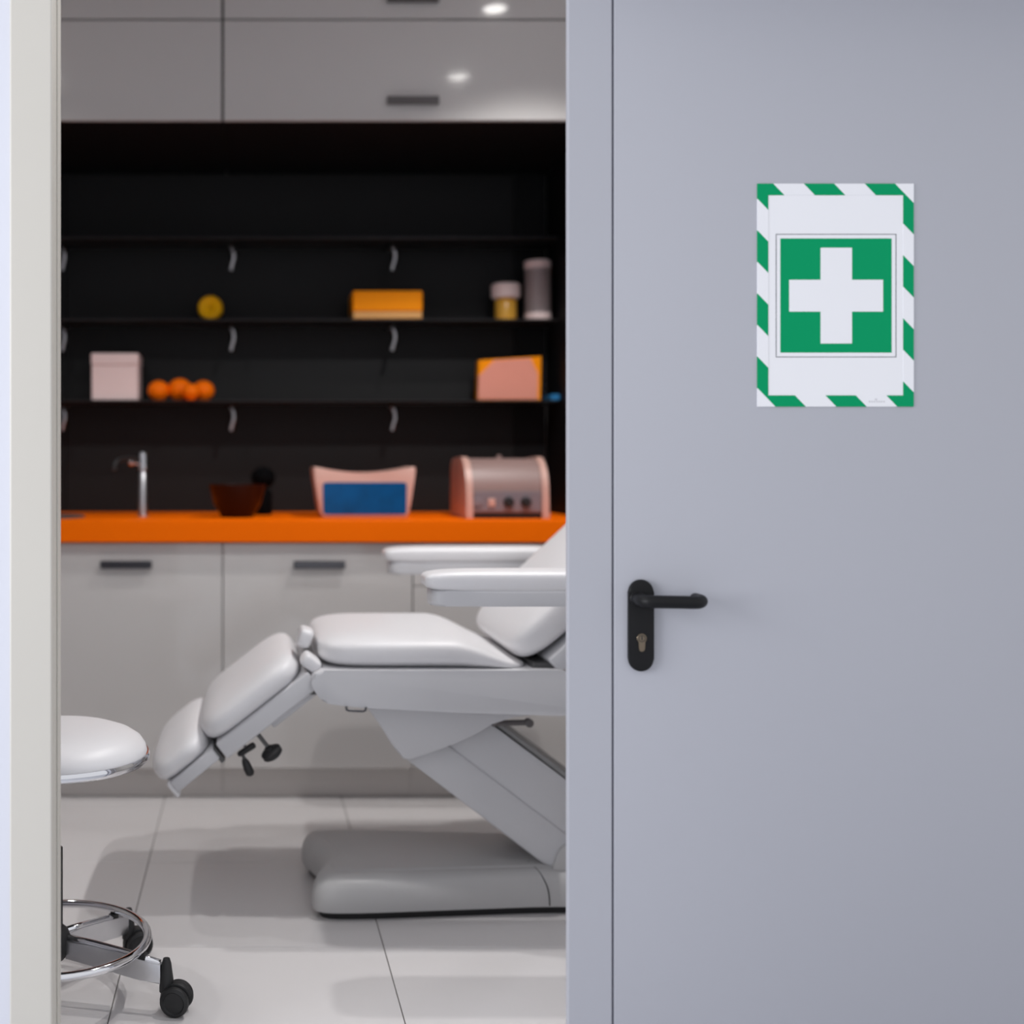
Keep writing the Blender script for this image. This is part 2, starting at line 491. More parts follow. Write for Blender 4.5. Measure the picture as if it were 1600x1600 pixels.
# ------------------------------------------------------------------ fitted cabinets
def base_cabinet(x0, x1, label, drawer=False, hx0=None):
    t = thing('base_cabinet', label, 'cabinet', ((x0+x1)/2, YC, 0), 'base cabinets under the orange worktop')
    g = 0.0018
    link('body', box(x0 + 0.001, x1 - 0.001, YC + 0.021, YB, 0.108, 0.875), 'carc', t)
    link('plinth', box(x0 + 0.0005, x1 - 0.0005, YC + 0.05, YC + 0.068, 0.004, 0.107), 'plinth', t)
    zt = 0.872
    def handle(p, hx_, hz_):
        h_ = link('handle', merge(box(hx_ - 0.087, hx_ + 0.087, YC - 0.018, YC - 0.010, hz_ - 0.013, hz_ + 0.013, 0.002, 2),
              box(hx_ - 0.075, hx_ - 0.06, YC - 0.011, YC - 0.0003, hz_ - 0.008, hz_ + 0.008), box(hx_ + 0.06, hx_ + 0.075, YC - 0.011, YC - 0.0003, hz_ - 0.008, hz_ + 0.008)), 'hand', p)
        h_['label'] = 'flat dark chrome pull'
    hx_ = hx0 if hx0 is not None else (x0 + x1)/2
    if drawer:
        d1 = link('drawer', box(x0 + g, x1 - g, YC, YC + 0.02, 0.729, zt, 0.0012, 1), 'cab', t)
        handle(d1, hx_, 0.800)
        link('door', box(x0 + g, x1 - g, YC, YC + 0.02, 0.11, 0.7255, 0.0012, 1), 'cab', t)
    else:
        d = link('door', box(x0 + g, x1 - g, YC, YC + 0.02, 0.11, zt, 0.0012, 1), 'cab', t)
        handle(d, hx_, 0.800)
    return t
base_cabinet(-1.375, -0.731, 'white gloss base cabinet hidden behind the door casing')
base_cabinet(-0.731, -0.087, 'white gloss base cabinet behind the stool, its whole flat pull in view', hx0=-0.413)
base_cabinet(-0.087, 0.557, 'white gloss base cabinet behind the leg rest of the treatment bed', hx0=0.240)
base_cabinet(0.557, 1.2, 'white gloss base cabinet with a drawer, behind the bed armrests', drawer=True)

def wall_cabinet(x0, x1, label):
    t = thing('wall_cabinet', label, 'cabinet', ((x0+x1)/2, YC, 2.306), 'wall cabinets above the black niche')
    g = 0.004
    link('body', box(x0 + 0.001, x1 - 0.001, YC + 0.021, YB, 2.31, 2.894), 'dgrey', t)
    mx_ = (x0 + x1) / 2
    for z0, z1 in ((2.306, 2.6445), (2.651, 2.896)):
        d = link('flap_door', box(x0 + g, x1 - g, YC, YC + 0.02, z0, z1, 0.0012, 1), 'cab', t)
        hz_ = z0 + 0.063
        h_ = link('handle', merge(box(mx_ - 0.088, mx_ + 0.088, YC - 0.018, YC - 0.010, hz_ - 0.014, hz_ + 0.014, 0.002, 2),
             box(mx_ - 0.075, mx_ - 0.06, YC - 0.011, YC - 0.0003, hz_ - 0.008, hz_ + 0.008), box(mx_ + 0.06, mx_ + 0.075, YC - 0.011, YC - 0.0003, hz_ - 0.008, hz_ + 0.008)), 'handm', d)
    return t
wall_cabinet(-1.371, -0.087, 'grey white wall cabinet left of the upright seam, above the black niche')
wall_cabinet(-0.087, 1.2, 'grey white wall cabinet with flat pulls and two lamp reflections')
# tall end panels that close the niche
for x0, x1, lb in ((1.2015, 1.26, 'black tall end panel at the right of the niche'), (-1.44, -1.3765, 'black tall end panel at the left of the niche')):
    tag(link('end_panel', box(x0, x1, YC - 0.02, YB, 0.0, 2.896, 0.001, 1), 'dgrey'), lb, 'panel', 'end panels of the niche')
# black wall panels between worktop and wall cabinets
for x0, x1, lb in ((-1.372, -0.735, 'black glossy back panel behind the door casing'), (-0.732, 1.068, 'wide black back panel behind the shelves'), (1.071, 1.197, 'narrow black back panel at the niche corner')):
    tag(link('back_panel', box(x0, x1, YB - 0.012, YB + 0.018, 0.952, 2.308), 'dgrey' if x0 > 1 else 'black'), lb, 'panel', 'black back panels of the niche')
wt = tag(link('worktop', box(-1.375, 1.2, YC - 0.03, YB - 0.0125, 0.8775, 0.95, 0.002, 2), 'orange'), 'long bright orange worktop over the white base cabinets', 'worktop')
WT = 0.95

# ------------------------------------------------------------------ glass shelves with curled brackets
SH = [2.015, 1.700, 1.388]
BX = [-1.40 + 0.01, -0.727, -0.065, 0.566]
brk_me = None
for zi, z in enumerate(SH):
    lb = ['highest smoked glass shelf, empty', 'middle smoked glass shelf carrying the amber jar', 'lowest smoked glass shelf carrying the orange balls'][zi]
    s = thing('glass_shelf', lb, 'shelf', (0, YB - 0.012, z), 'smoked glass shelves in the niche')
    link('shelf_glass', box(-1.37, 1.19, YB - 0.225, YB - 0.02, z - 0.006, z, 0.0008, 1), 'glass', s)
    for bx_ in BX[1:]:
        p = smooth_path([(-0.002, -0.009, -0.004), (-0.003, -0.06, -0.0075), (-0.004, -0.115, -0.0080), (-0.002, -0.128, -0.014), (0.006, -0.132, -0.035), (0.008, -0.132, -0.060), (0.001, -0.130, -0.085), (-0.003, -0.127, -0.106)], 4)
        if brk_me is None:
            o = link('bracket', tube(p, [0.0055]*8 + [0.0080]*(len(p)-8), 10), 'steel', s, smooth=50, loc=(bx_, YB - 0.0125, z - 0.008)); brk_me = o.data
            o['label'] = 'curled chrome bracket'
        else:
            o = bpy.data.objects.new('bracket', brk_me); C.objects.link(o); o.parent = s
            o.location = Vector((bx_, YB - 0.0125, z - 0.008)) - s.location

YS = 4.62
def sxp(px): return pt(px, 0, YS)[0]
# pale box
x0, x1 = sxp(146), sxp(219)
b = thing('storage_box', 'pale pink square box on the lowest shelf', 'box', ((x0+x1)/2, YS, SH[2]))
link('box_body', box(x0 + 0.002, x1 - 0.002, YS - 0.07, YS + 0.09, SH[2] + 0.0005, SH[2] + 0.135, 0.004, 2), 'pbox', b)
link('box_lid', box(x0, x1, YS - 0.072, YS + 0.092, SH[2] + 0.136, SH[2] + 0.182, 0.005, 2), 'pbox', b)
# orange balls
for i, (px, dy, r, lb) in enumerate(((248, -0.03, 0.043, 'leftmost large orange ball beside the pale box'), (281, -0.02, 0.048, 'tallest orange ball, second from the pale box'),
                                  (298, -0.095, 0.034, 'small orange ball in front, third from the pale box'), (318, -0.03, 0.043, 'rightmost orange ball on the lowest shelf'))):
    x = (px - 388) * (YS + dy) / F
    t = thing('ball_candle', lb, 'candle', (x, YS + dy, SH[2]), 'orange ball candles on the lowest shelf')
    link('wax', lathe([(0, 0.0003), (r*0.5, 0.0003)] + [(r*math.cos(R(a)), r*0.92 + r*math.sin(R(a))*0.92) for a in range(-55, 85, 10)] + [(0.004, r*1.84), (0, r*1.835)], 28), 'ball', t, smooth=60, loc=(x, YS + dy, SH[2]))
    link('wick', tube([(x, YS + dy, SH[2] + r*1.835), (x + 0.001, YS + dy, SH[2] + r*1.84 + 0.006)], 0.0012, 6), 'rubber', t)
# round amber candle, standing on its rim
x, y, r = sxp(329), YS - 0.02, 0.049
t = thing('round_candle', 'round amber yellow candle on the middle shelf', 'candle', (x, y, SH[1]))
prof = [(0, 0.010), (0.008, 0.011), (0.02, 0.024), (r*0.86, 0.026), (r, 0.012), (r, -0.022), (r*0.9, -0.03), (0, -0.03)]
link('wax', xform(lathe(prof, 36), Matrix.Translation((x, y, SH[1] + r + 0.0003)) @ Matrix.Rotation(R(90), 4, 'X')), 'yellow', t, smooth=50)
link('wick', xform(lathe([(0, 0), (0.003, 0), (0.002, 0.012), (0, 0.012)], 10), Matrix.Translation((x, y - 0.0100, SH[1] + r)) @ Matrix.Rotation(R(90), 4, 'X')), 'rubber', t)
# orange box
x0, x1 = sxp(548), sxp(655)
t = thing('card_box', 'long flat orange box on the middle shelf', 'box', ((x0+x1)/2, YS, SH[1]))
link('box_body', box(x0 + 0.002, x1 - 0.002, YS - 0.09, YS + 0.08, SH[1] + 0.0005, SH[1] + 0.028, 0.003, 2), 'tan', t)
link('box_lid', box(x0, x1, YS - 0.092, YS + 0.082, SH[1] + 0.029, SH[1] + 0.108, 0.006, 3), 'obox', t)
# amber jar with white lid
x = sxp(790)
t = thing('amber_jar', 'amber jar with wide white lid on the middle shelf', 'jar', (x, YS, SH[1]))
link('jar_body', lathe([(0, 0.0005), (0.040, 0.0005), (0.042, 0.006), (0.042, 0.08), (0.036, 0.088), (0, 0.088)], 32), 'amber', t, smooth=40, loc=(x, YS, SH[1]))
link('lid', lathe([(0, 0.0885), (0.050, 0.0885), (0.056, 0.094), (0.056, 0.14), (0.050, 0.147), (0, 0.147)], 32), 'pbox', t, smooth=40, loc=(x, YS, SH[1]))
# tall frosted glass
x = sxp(840)
t = thing('glass_vase', 'tall frosted glass cylinder beside the amber jar', 'vase', (x, YS, SH[1]))
link('vase_wall', lathe([(0, 0.0005), (0.046, 0.0005), (0.05, 0.006), (0.05, 0.236), (0.046, 0.236), (0.046, 0.03), (0, 0.03)], 36), 'frost', t, smooth=40, loc=(x, YS, SH[1]))
link('rim_band', lathe([(0.0502, 0.205), (0.0515, 0.207), (0.0515, 0.234), (0.0502, 0.236)], 36), 'pbox', t, smooth=40, loc=(x, YS, SH[1]))
link('foot_band', lathe([(0.0502, 0.004), (0.0515, 0.006), (0.0515, 0.03), (0.0502, 0.032)], 36), 'pbox', t, smooth=40, loc=(x, YS, SH[1]))
# salmon packet with orange corners
p0 = [(744, 622), (842, 622), (843, 553), (746, 559)]
P = [((q[0]-388)*YS/F, SH[2] + 0.0006 + (622 - q[1])*YS/F) for q in p0]
t = thing('gift_packet', 'salmon pink packet with orange corners on the lowest shelf', 'packet', ((P[0][0]+P[1][0])/2, YS, SH[2]))
link('packet_body', prism(P, YS - 0.03, YS + 0.03, 'y', 0.003, 2), 'obox', t)
c0 = Vector(((P[0][0]+P[1][0])/2, (P[0][1]+P[2][1])/2))
q = [(747,620),(840,620),(840.5,580),(829,556),(772,559.5),(748,584)]
link('front_panel', prism([((a-388)*(YS-0.032)/F, SH[2] + 0.0006 + (622 - b_)*YS/F) for a, b_ in q], YS - 0.032, YS - 0.0302, 'y', 0.0005, 1), 'salmon', t)
# small blue carton, mostly behind the door post
t = thing('blue_carton', 'small blue flat carton at the right end of the lowest shelf', 'carton', (1.18, 4.6, SH[2]))
link('carton_body', box(1.165, 1.199, 4.545, 4.66, SH[2] + 0.0005, SH[2] + 0.022, 0.002, 1), 'bluebox', t)
link('carton_flap', box(1.166, 1.198, 4.5435, 4.5448, SH[2] + 0.011, SH[2] + 0.022), 'bluebox', t)

# ------------------------------------------------------------------ things on the worktop
# tap
y = 4.32
x = (223 - 388) * y / F
t = thing('tap', 'slim chrome pillar tap on the orange worktop', 'tap', (x, y, WT))
link('pillar', lathe([(0, 0.0003), (0.024, 0.0003), (0.024, 0.005), (0.0165, 0.008), (0.0155, 0.155), (0.013, 0.158), (0.013, 0.168), (0, 0.168)], 28), 'steel', t, smooth=40, loc=(x, y, WT))
link('tap_head', lathe([(0.013, 0.1685), (0.017, 0.171), (0.0175, 0.225), (0.014, 0.235), (0, 0.237)], 28), 'chrome', t, smooth=40, loc=(x, y, WT))
sp = smooth_path([(x - 0.010, y - 0.005, WT + 0.205), (x - 0.05, y - 0.05, WT + 0.212), (x - 0.085, y - 0.10, WT + 0.200), (x - 0.092, y - 0.112, WT + 0.170)], 5)
link('spout', tube(sp, 0.0075, 12), 'rubber', t, smooth=50)
link('lever_ball', merge(tube([(x - 0.015, y, WT + 0.190), (x - 0.034, y - 0.004, WT + 0.196)], 0.004, 8), xform(lathe([(0, -0.012)] + [(0.012*math.cos(R(a)), 0.012*math.sin(R(a))) for a in range(-75, 76, 15)] + [(0, 0.012)], 16), Matrix.Translation((x - 0.041, y - 0.005, WT + 0.197)))), 'chrome', t, smooth=50)
# inset basin left of the tap
t = thing('wash_basin', 'dark rimmed basin sunk in the worktop left of the tap', 'basin', (-0.72, 4.22, WT))
link('rim', lathe([(0.115, 0.0003), (0.135, 0.0003), (0.135, 0.006), (0.128, 0.009), (0.115, 0.004)], 40), 'seal', t, smooth=40, loc=(-0.72, 4.22, WT))
link('bowl', lathe([(0, 0.0006), (0.1145, 0.0006), (0.1145, 0.003), (0.02, 0.0012), (0, 0.0012)], 40), 'rubber', t, smooth=40, loc=(-0.72, 4.22, WT))
# brown bowl with a black sponge
y = 4.25
x = (371 - 388) * y / F
t = thing('ceramic_bowl', 'dark brown bowl on the orange worktop', 'bowl', (x, y, WT))
link('bowl_wall', lathe([(0, 0.0005), (0.055, 0.0005), (0.062, 0.008), (0.085, 0.05), (0.104, 0.118), (0.100, 0.119), (0.080, 0.055), (0.055, 0.016), (0, 0.014)], 40), 'brown', t, smooth=50, loc=(x, y, WT))
link('foot_ring', lathe([(0.050, 0.0002), (0.058, 0.0002), (0.060, 0.006), (0.052, 0.006)], 40), 'brown', t, smooth=50, loc=(x, y, WT))
xb_, yb_ = 0.056, 4.47
t = thing('soap_bottle', 'black round-headed bottle standing behind the brown bowl', 'bottle', (xb_, yb_, WT))
link('bottle_body', lathe([(0, 0.0005), (0.032, 0.0005), (0.034, 0.006), (0.034, 0.085), (0.022, 0.098), (0, 0.098)], 28), 'blackm', t, smooth=50, loc=(xb_, yb_, WT))
link('bottle_head', xform(lathe([(0, -0.042)] + [(0.046*math.cos(R(a)), 0.042*math.sin(R(a))) for a in range(-75, 76, 15)] + [(0, 0.042)], 24), Matrix.Translation((xb_, yb_, WT + 0.1405))), 'blackm', t, smooth=60)

# ultraviolet lamp: flared housing with blue window
y = 4.20; s_ = F / y
x = (570 - 388) / s_
t = thing('nail_lamp', 'warm white table lamp unit with wide blue window', 'device', (x, y + 0.1, WT))
def L(px, py): return ((px - 388) / s_, WT + 0.0005 + (808 - py) / s_)
outer = [L(505, 808), L(635, 808)] + [L(640 + 10*u, 800 - 66*u) for u in (0, .3, .6, .85, 1)] + [L(649, 729)] + \
        [L(570 + 76*u, 737.5 - 9*u*u) for u in (1, .8, .6, .4, .2, 0, -.2, -.4, -.6, -.8, -1)] + [L(491, 729)] + [L(500 - 10*u, 800 - 66*u) for u in (1, .85, .6, .3, 0)]
link('housing', prism(outer, y + 0.001, y + 0.22, 'y', 0.006, 3), 'beige', t, smooth=40)
wr = rpoly([L(505, 803), L(635, 803), L(635.5, 753), L(504.5, 753)], 0.012, 4)
link('blue_window', prism(wr, y - 0.0015, y + 0.0008, 'y', 0.001, 1), 'blueg', t, smooth=40)
for fx in (-0.105, 0.105):
    link('foot', box(x + fx - 0.015, x + fx + 0.015, y + 0.03, y + 0.06, WT + 0.0002, WT + 0.002), 'rubber', t)

# steriliser with two knobs
y = 4.13; s_ = F / y
def T(px, py): return ((px - 388) / s_, WT + 0.0005 + (811 - py) / s_)
x0, x1 = T(729, 0)[0], T(859, 0)[0]
t = thing('hot_cabinet', 'warm grey counter appliance with two black knobs', 'appliance', ((x0+x1)/2, y + 0.15, WT))
zt = T(0, 713)[1]
prof_s = rpoly([(y, WT + 0.0005), (y + 0.33, WT + 0.0005), (y + 0.33, zt - 0.01), (y + 0.09, zt), (y + 0.012, zt - 0.07)], [0.002, 0.01, 0.06, 0.06, 0.05], 6)
prof_b = rpoly([(y + 0.012, WT + 0.020), (y + 0.32, WT + 0.020), (y + 0.32, zt - 0.018), (y + 0.09, zt - 0.006), (y + 0.020, zt - 0.074)], [0.002, 0.01, 0.06, 0.06, 0.05], 6)
link('side_cheek', prism(prof_s, x0, x0 + 0.024, 'x', 0.006, 3), 'beige', t, smooth=40)
link('side_cheek', prism(prof_s, x1 - 0.024, x1, 'x', 0.006, 3), 'beige', t, smooth=40)
link('shell', prism(prof_b, x0 + 0.0245, x1 - 0.0245, 'x'), 'beige2', t, smooth=40)
link('toe_recess', box(x0 + 0.025, x1 - 0.025, y + 0.02, y + 0.30, WT + 0.0005, WT + 0.0195), 'rubber', t)
pz0, pz1 = T(0, 800)[1], T(0, 768)[1]
fp = link('front_panel', box(x0 + 0.028, x1 - 0.028, y + 0.0095, y + 0.0118, pz0, pz1 - 0.002, 0.001, 1), 'panelg', t)
for px in (795.5, 822.5):
    kx, kz_ = T(px, 785.5)
    link('knob', xform(lathe([(0, 0), (0.0185, 0), (0.017, 0.014), (0.013, 0.018), (0, 0.018)], 24), Matrix.Translation((kx, y + 0.0094, kz_)) @ Matrix.Rotation(R(90), 4, 'X')), 'rubber', t, smooth=40)
for px, mm, ww in ((747, 'panelg', 0.016), (769, 'beige', 0.012)):
    kx, kz_ = T(px, 786)
    link('switch', box(kx - ww, kx + ww, y + 0.004, y + 0.0094, kz_ - 0.014, kz_ + 0.014, 0.002, 1), mm, t)
link('vent_knob', lathe([(0, 0), (0.010, 0), (0.009, 0.010), (0, 0.013)], 16), 'beige2', t, smooth=40, loc=((x0+x1)/2, y + 0.15, zt - 0.0075))

# ------------------------------------------------------------------ treatment bed
YN, YF = 2.92, 3.48           # near and far sides of the cushions
YM = (YN + YF) / 2
bed = thing('treatment_bed', 'white padded treatment bed with dropped leg rest and raised back', 'treatment bed', (0.62, 3.15, 0.0))
def B(px, py, y): return pt(px, py, y)
# base foot: bow-tie outline, dark skirt below
half = [(0.74, 2.972), (0.55, 2.955), (0.36, 2.936), (0.25, 2.928), (0.195, 2.930), (0.168, 2.945), (0.160, 2.975), (0.168, 3.02), (0.186, 3.07), (0.194, 3.12), (0.188, 3.17),
        (0.172, 3.225), (0.154, 3.285), (0.150, 3.325), (0.160, 3.355), (0.19, 3.368), (0.30, 3.366), (0.55, 3.347), (0.74, 3.332)]
rearp = [(0.90, 3.332), (1.08, 3.350), (1.22, 3.366), (1.28, 3.355), (1.295, 3.315), (1.275, 3.22), (1.268, 3.15), (1.275, 3.08), (1.295, 2.985), (1.28, 2.945), (1.22, 2.932), (1.08, 2.950), (0.90, 2.970)]
def closed_curve(P, n=5):
    P = [Vector(p) for p in P]; N = len(P); out = []
    for i in range(N):
        a, b_, c, d = P[i-1], P[i], P[(i+1) % N], P[(i+2) % N]
        for k in range(n):
            t = k / n
            out.append(0.5*((2*b_) + (c-a)*t + (2*a-5*b_+4*c-d)*t*t + (-a+3*b_-3*c+d)*t**3))
    return out
outl = closed_curve(half + rearp)
def inset(P, d):
    return [Vector((0.72 + (p.x - 0.72) * (1 - d / 0.57), 3.15 + (p.y - 3.15) * (1 - d / 0.21))) for p in P]
def loft(levels):
    b = bmesh.new()
    loops = [[b.verts.new((p.x, p.y, h)) for p in inset(outl, d)] for d, h in levels]
    for A, B_ in zip(loops, loops[1:]):
        for k in range(len(A)):
            b.faces.new((A[k], A[(k+1) % len(A)], B_[(k+1) % len(A)], B_[k]))
    b.faces.new(loops[0][::-1]); b.faces.new(loops[-1])
    return b
cov = link('base_cover', loft([(0.012, 0.018), (0.002, 0.022), (0, 0.032), (0.0005, 0.055), (0.004, 0.074), (0.011, 0.089), (0.021, 0.099), (0.034, 0.1055), (0.047, 0.1085), (0.052, 0.1085), (0.056, 0.1115), (0.062, 0.113)]), 'plast2', bed, smooth=50)
seam = smooth_path([(0.722, 3.045, 0.1128), (0.728, 3.026, 0.1098), (0.735, 3.005, 0.1060), (0.741, 2.991, 0.0990), (0.747, 2.981, 0.0880), (0.753, 2.9745, 0.0735), (0.757, 2.9715, 0.054), (0.759, 2.971, 0.026)], 4)
link('cover_seam', tube(seam, 0.0013, 6), 'rubber', cov)
link('base_skirt', loft([(0.020, 0.0005), (0.016, 0.0195)]), 'rubber', bed)
# pivot housing on the base
hp = rpoly([(0.775, 0.106), (1.16, 0.106), (1.13, 0.185), (0.85, 0.185), (0.79, 0.160)], [0.005, 0.005, 0.05, 0.05, 0.04], 5)
link('pivot_housing', prism(hp, 3.0, 3.29, 'y', 0.012, 4), 'plast2', bed, smooth=50)
# lift arm from base up to the seat
ya = 3.02
arm = [B(636, 1187, ya), B(763, 1128, ya), B(980, 1290, ya), B(960, 1345, ya), B(880, 1358, ya), B(850, 1350, ya)]
link('lift_arm', prism(rpoly(arm, [0.004, 0.02, 0.03, 0.03, 0.03, 0.02], 4), ya, 3.27, 'y', 0.006, 3), 'plast', bed, smooth=50)
arm2 = [B(638, 1188, ya - 0.006), B(697, 1163, ya - 0.006), B(925, 1335, ya - 0.006), B(880, 1355, ya - 0.006), B(853, 1348, ya - 0.006)]
link('lift_arm_cover', prism(rpoly(arm2, [0.004, 0.006, 0.02, 0.03, 0.02], 4), ya - 0.005, ya + 0.012, 'y', 0.003, 2), 'plast', bed, smooth=50)
seal = [B(762, 1124, ya), B(770, 1121, ya), B(984, 1282, ya), B(980, 1289, ya)]
link('arm_gasket', prism(seal, ya + 0.004, 3.26, 'y', 0.002, 1), 'gasket', bed)
# bracket cover under the seat
yk = 2.975
br = [B(574, 1106, yk), B(885, 1106, yk), B(880, 1112, yk), B(800, 1118, yk), B(768, 1132, yk), B(738, 1150, yk), B(690, 1170, yk), B(642, 1188, yk), B(630, 1186, yk), B(612, 1163, yk), B(597, 1138, yk)]
link('seat_bracket', prism(br, yk, 3.31, 'y', 0.008, 3), 'plast', bed, smooth=50)
# small lever behind the bracket
lv = link('release_lever', tube([B(770, 1130, 3.0)[:1] + (3.0,) + B(770, 1130, 3.0)[1:], B(822, 1129, 3.0)[:1] + (3.0,) + B(822, 1129, 3.0)[1:]], 0.0075, 12), 'handm', bed, smooth=50)
ax, az = B(826, 1129, 3.0)
link('lever_knob', xform(lathe([(0, -0.012), (0.010, -0.010), (0.011, 0.010), (0, 0.012)], 16), Matrix.Translation((ax, 3.0, az)) @ Matrix.Rotation(R(90), 4, 'X')), 'handm', lv, smooth=50)
# seat frame
yf = 2.905
fr_p = [B(499, 1047.5, yf), B(880, 1047.5, yf), B(905, 1060, yf), B(905, 1112, yf), B(880, 1119, yf), B(700, 1113, yf), B(560, 1106, yf), B(505, 1099, yf), B(488, 1075, yf), B(485, 1058, yf)]
link('seat_frame', prism(rpoly(fr_p, 0.012, 3), yf, 3.495, 'y', 0.010, 4), 'plast', bed, smooth=50)
# loop clip on the lower frame edge
c = [B(541, 1104, 2.90), B(541.5, 1109, 2.90), B(545, 1110.5, 2.90), B(567, 1111.5, 2.90), B(571, 1110, 2.90), B(572, 1105, 2.90)]
link('loop_clip', tube([(p[0], 2.90, p[1]) for p in c], 0.0028, 8), 'hand', bed, smooth=60)
# seat cushion: flat top, slopes down towards the back rest
xs0, xs1 = 0.172, 0.705
zs0, zs1 = 0.618, 0.716
def seat_def(p):
    u = (p.x / ((xs1 - xs0)/2) + 1) / 2
    t_ = min(1, max(0, (u - 0.62) / 0.38))
    k = 1 - 0.72 * (t_*t_*(3-2*t_))
    z = p.z + (zs1 - zs0)/2
    return Vector((p.x, p.y, z * k - (zs1 - zs0)/2))
seat = link('seat_cushion', xform(pillow((xs1-xs0)/2, (YF-YN)/2, (zs1-zs0)/2, 0.62, 0.30, 18, seat_def), Matrix.Translation(((xs0+xs1)/2, YM, (zs0+zs1)/2))), 'vinyl', bed, smooth=180)
# leg rest
ang = R(38)
def inclined(x, z, ang):
    return Matrix.Translation((x, YM, z)) @ rot_y(ang)
d_ = Vector((math.cos(ang), math.sin(ang))); n_ = Vector((-math.sin(ang), math.cos(ang)))
a0 = Vector(B(333, 1166, YN)); a1 = Vector(B(473, 1057, YN))
Lg = (a1 - a0).length
mid = (a0 + a1)/2 + n_ * 0.030 - d_ * 0.002
link('leg_cushion', xform(pillow(Lg/2 + 0.012, (YF-YN)/2, 0.050, 0.72, 0.36, 16), inclined(mid.x, mid.y, ang)), 'vinyl', bed, smooth=180)
fm = (a0 + a1)/2 - n_ * 0.024 + d_ * 0.010
link('leg_frame', xform(box(-Lg/2 - 0.004, Lg/2 + 0.006, -(YF-YN)/2 + 0.006, (YF-YN)/2 - 0.006, -0.024, 0.024, 0.006, 3), inclined(fm.x, fm.y, ang)), 'plast', bed, smooth=50)
fm2 = (a0 + a1)/2 - n_ * 0.055 + d_ * 0.055
link('leg_rail', xform(box(-Lg/2 + 0.085, Lg/2 - 0.01, -(YF-YN)/2 + 0.05, (YF-YN)/2 - 0.05, -0.012, 0.012, 0.004, 2), inclined(fm2.x, fm2.y, ang)), 'plast', bed, smooth=50)
# foot rest
f0 = Vector(B(259, 1228, YN)); f1 = Vector(B(327, 1173, YN))
ang2 = R(39)
d2 = Vector((math.cos(ang2), math.sin(ang2))); n2 = Vector((-math.sin(ang2), math.cos(ang2)))
Lf = (f1 - f0).length
mid = (f0 + f1)/2 + n2 * 0.026 - d2 * 0.006
link('foot_cushion', xform(pillow(Lf/2 + 0.018, (YF-YN)/2 - 0.004, 0.047, 0.78, 0.5, 14), inclined(mid.x, mid.y, ang2)), 'vinyl', bed, smooth=180)
fm = (f0 + f1)/2 - n2 * 0.018 + d2*0.006
link('foot_frame', xform(box(-Lf/2 + 0.004, Lf/2 + 0.0, -(YF-YN)/2 + 0.010, (YF-YN)/2 - 0.010, -0.016, 0.016, 0.004, 3), inclined(fm.x, fm.y, ang2)), 'plast', bed, smooth=50)
fm = f0 - n2 * 0.020 - d2 * 0.001 + d2*0.006
link('foot_lip', xform(box(-0.006, 0.006, -(YF-YN)/2 + 0.014, (YF-YN)/2 - 0.014, -0.024, 0.020, 0.004, 2), inclined(fm.x, fm.y, ang2)), 'vinyl', bed, smooth=50)
# dark slot between leg and foot frames
gs = Vector(B(341, 1184, YN))
link('slot_plate', xform(box(-0.006, 0.006, -(YF-YN)/2 + 0.02, (YF-YN)/2 - 0.02, -0.020, 0.020, 0.001, 1), inclined(gs.x, gs.y, ang2)), 'seal', bed)
# hinge between leg rest and seat: white block and dark pivot
hg = B(476, 995, 3.05)
link('hinge_cap', xform(pillow(0.018, 0.05, 0.026, 0.45, 0.4, 6), Matrix.Translation((hg[0], 3.05, hg[1])) @ rot_y(R(-18))), 'vinyl', bed, smooth=180)
hg = B(485, 1034, 2.97)
link('hinge_cap', xform(pillow(0.026, 0.04, 0.018, 0.5, 0.4, 6), Matrix.Translation((hg[0], 2.97, hg[1])) @ rot_y(R(-38))), 'vinyl', bed, smooth=180)
hg = B(481, 1014, 3.06)
link('hinge_pin', tube([(hg[0], 3.0, hg[1]), (hg[0], 3.40, hg[1])], 0.010, 12), 'seal', bed, smooth=60)
hg = B(481, 1064, YN + 0.03)
link('hinge_bar', box(hg[0] - 0.020, hg[0] + 0.035, YN + 0.03, YF - 0.03, hg[1] - 0.035, hg[1] + 0.014, 0.004, 2), 'seal', bed)
# crank handle and round knob under the leg rest
def tub(pts, y, r, name, m, par, seg=12):
    return link(name, tube([(pt(a, b_, y)[0], y + dy, pt(a, b_, y)[1]) for a, b_, dy in pts], r, seg), m, par, smooth=60)
yq = 2.95
cr = tub([(372, 1180, 0), (375, 1178, 0), (392, 1167, 0), (397, 1164, 0.0), (398.5, 1163, 0)], yq, [0.0045, 0.0075, 0.0085, 0.008, 0.004], 'crank_hub', 'rubber', bed)
tub([(386, 1172, 0.0), (378, 1158, 0.0)], yq, 0.004, 'crank_shaft', 'seal', cr)
tub([(379, 1178, 0), (382, 1187, -0.004)], yq, 0.0042, 'crank_rod', 'seal', cr)
tub([(381, 1185, -0.004), (383.5, 1190, -0.005), (387, 1199, -0.006), (390.5, 1206, -0.006), (391, 1210, -0.006), (391.3, 1211.5, -0.006)], yq, [0.006, 0.0095, 0.0115, 0.0115, 0.009, 0.004], 'crank_grip', 'rubber', cr)
st = tub([(402, 1146, 0.0), (418, 1166, 0.0)], yq, 0.0055, 'knob_stem', 'seal', bed)
kc = pt(424.5, 1176, yq)
link('knob', xform(lathe([(0, -0.012), (0.018, -0.012), (0.027, -0.006), (0.027, 0.005), (0.020, 0.010), (0.011, 0.011), (0.010, 0.018), (0, 0.018)], 24), Matrix.Translation((kc[0], yq, kc[1])) @ Matrix.Rotation(R(-32), 4, 'Y') @ Matrix.Rotation(R(16), 4, 'X')), 'rubber', st, smooth=40)
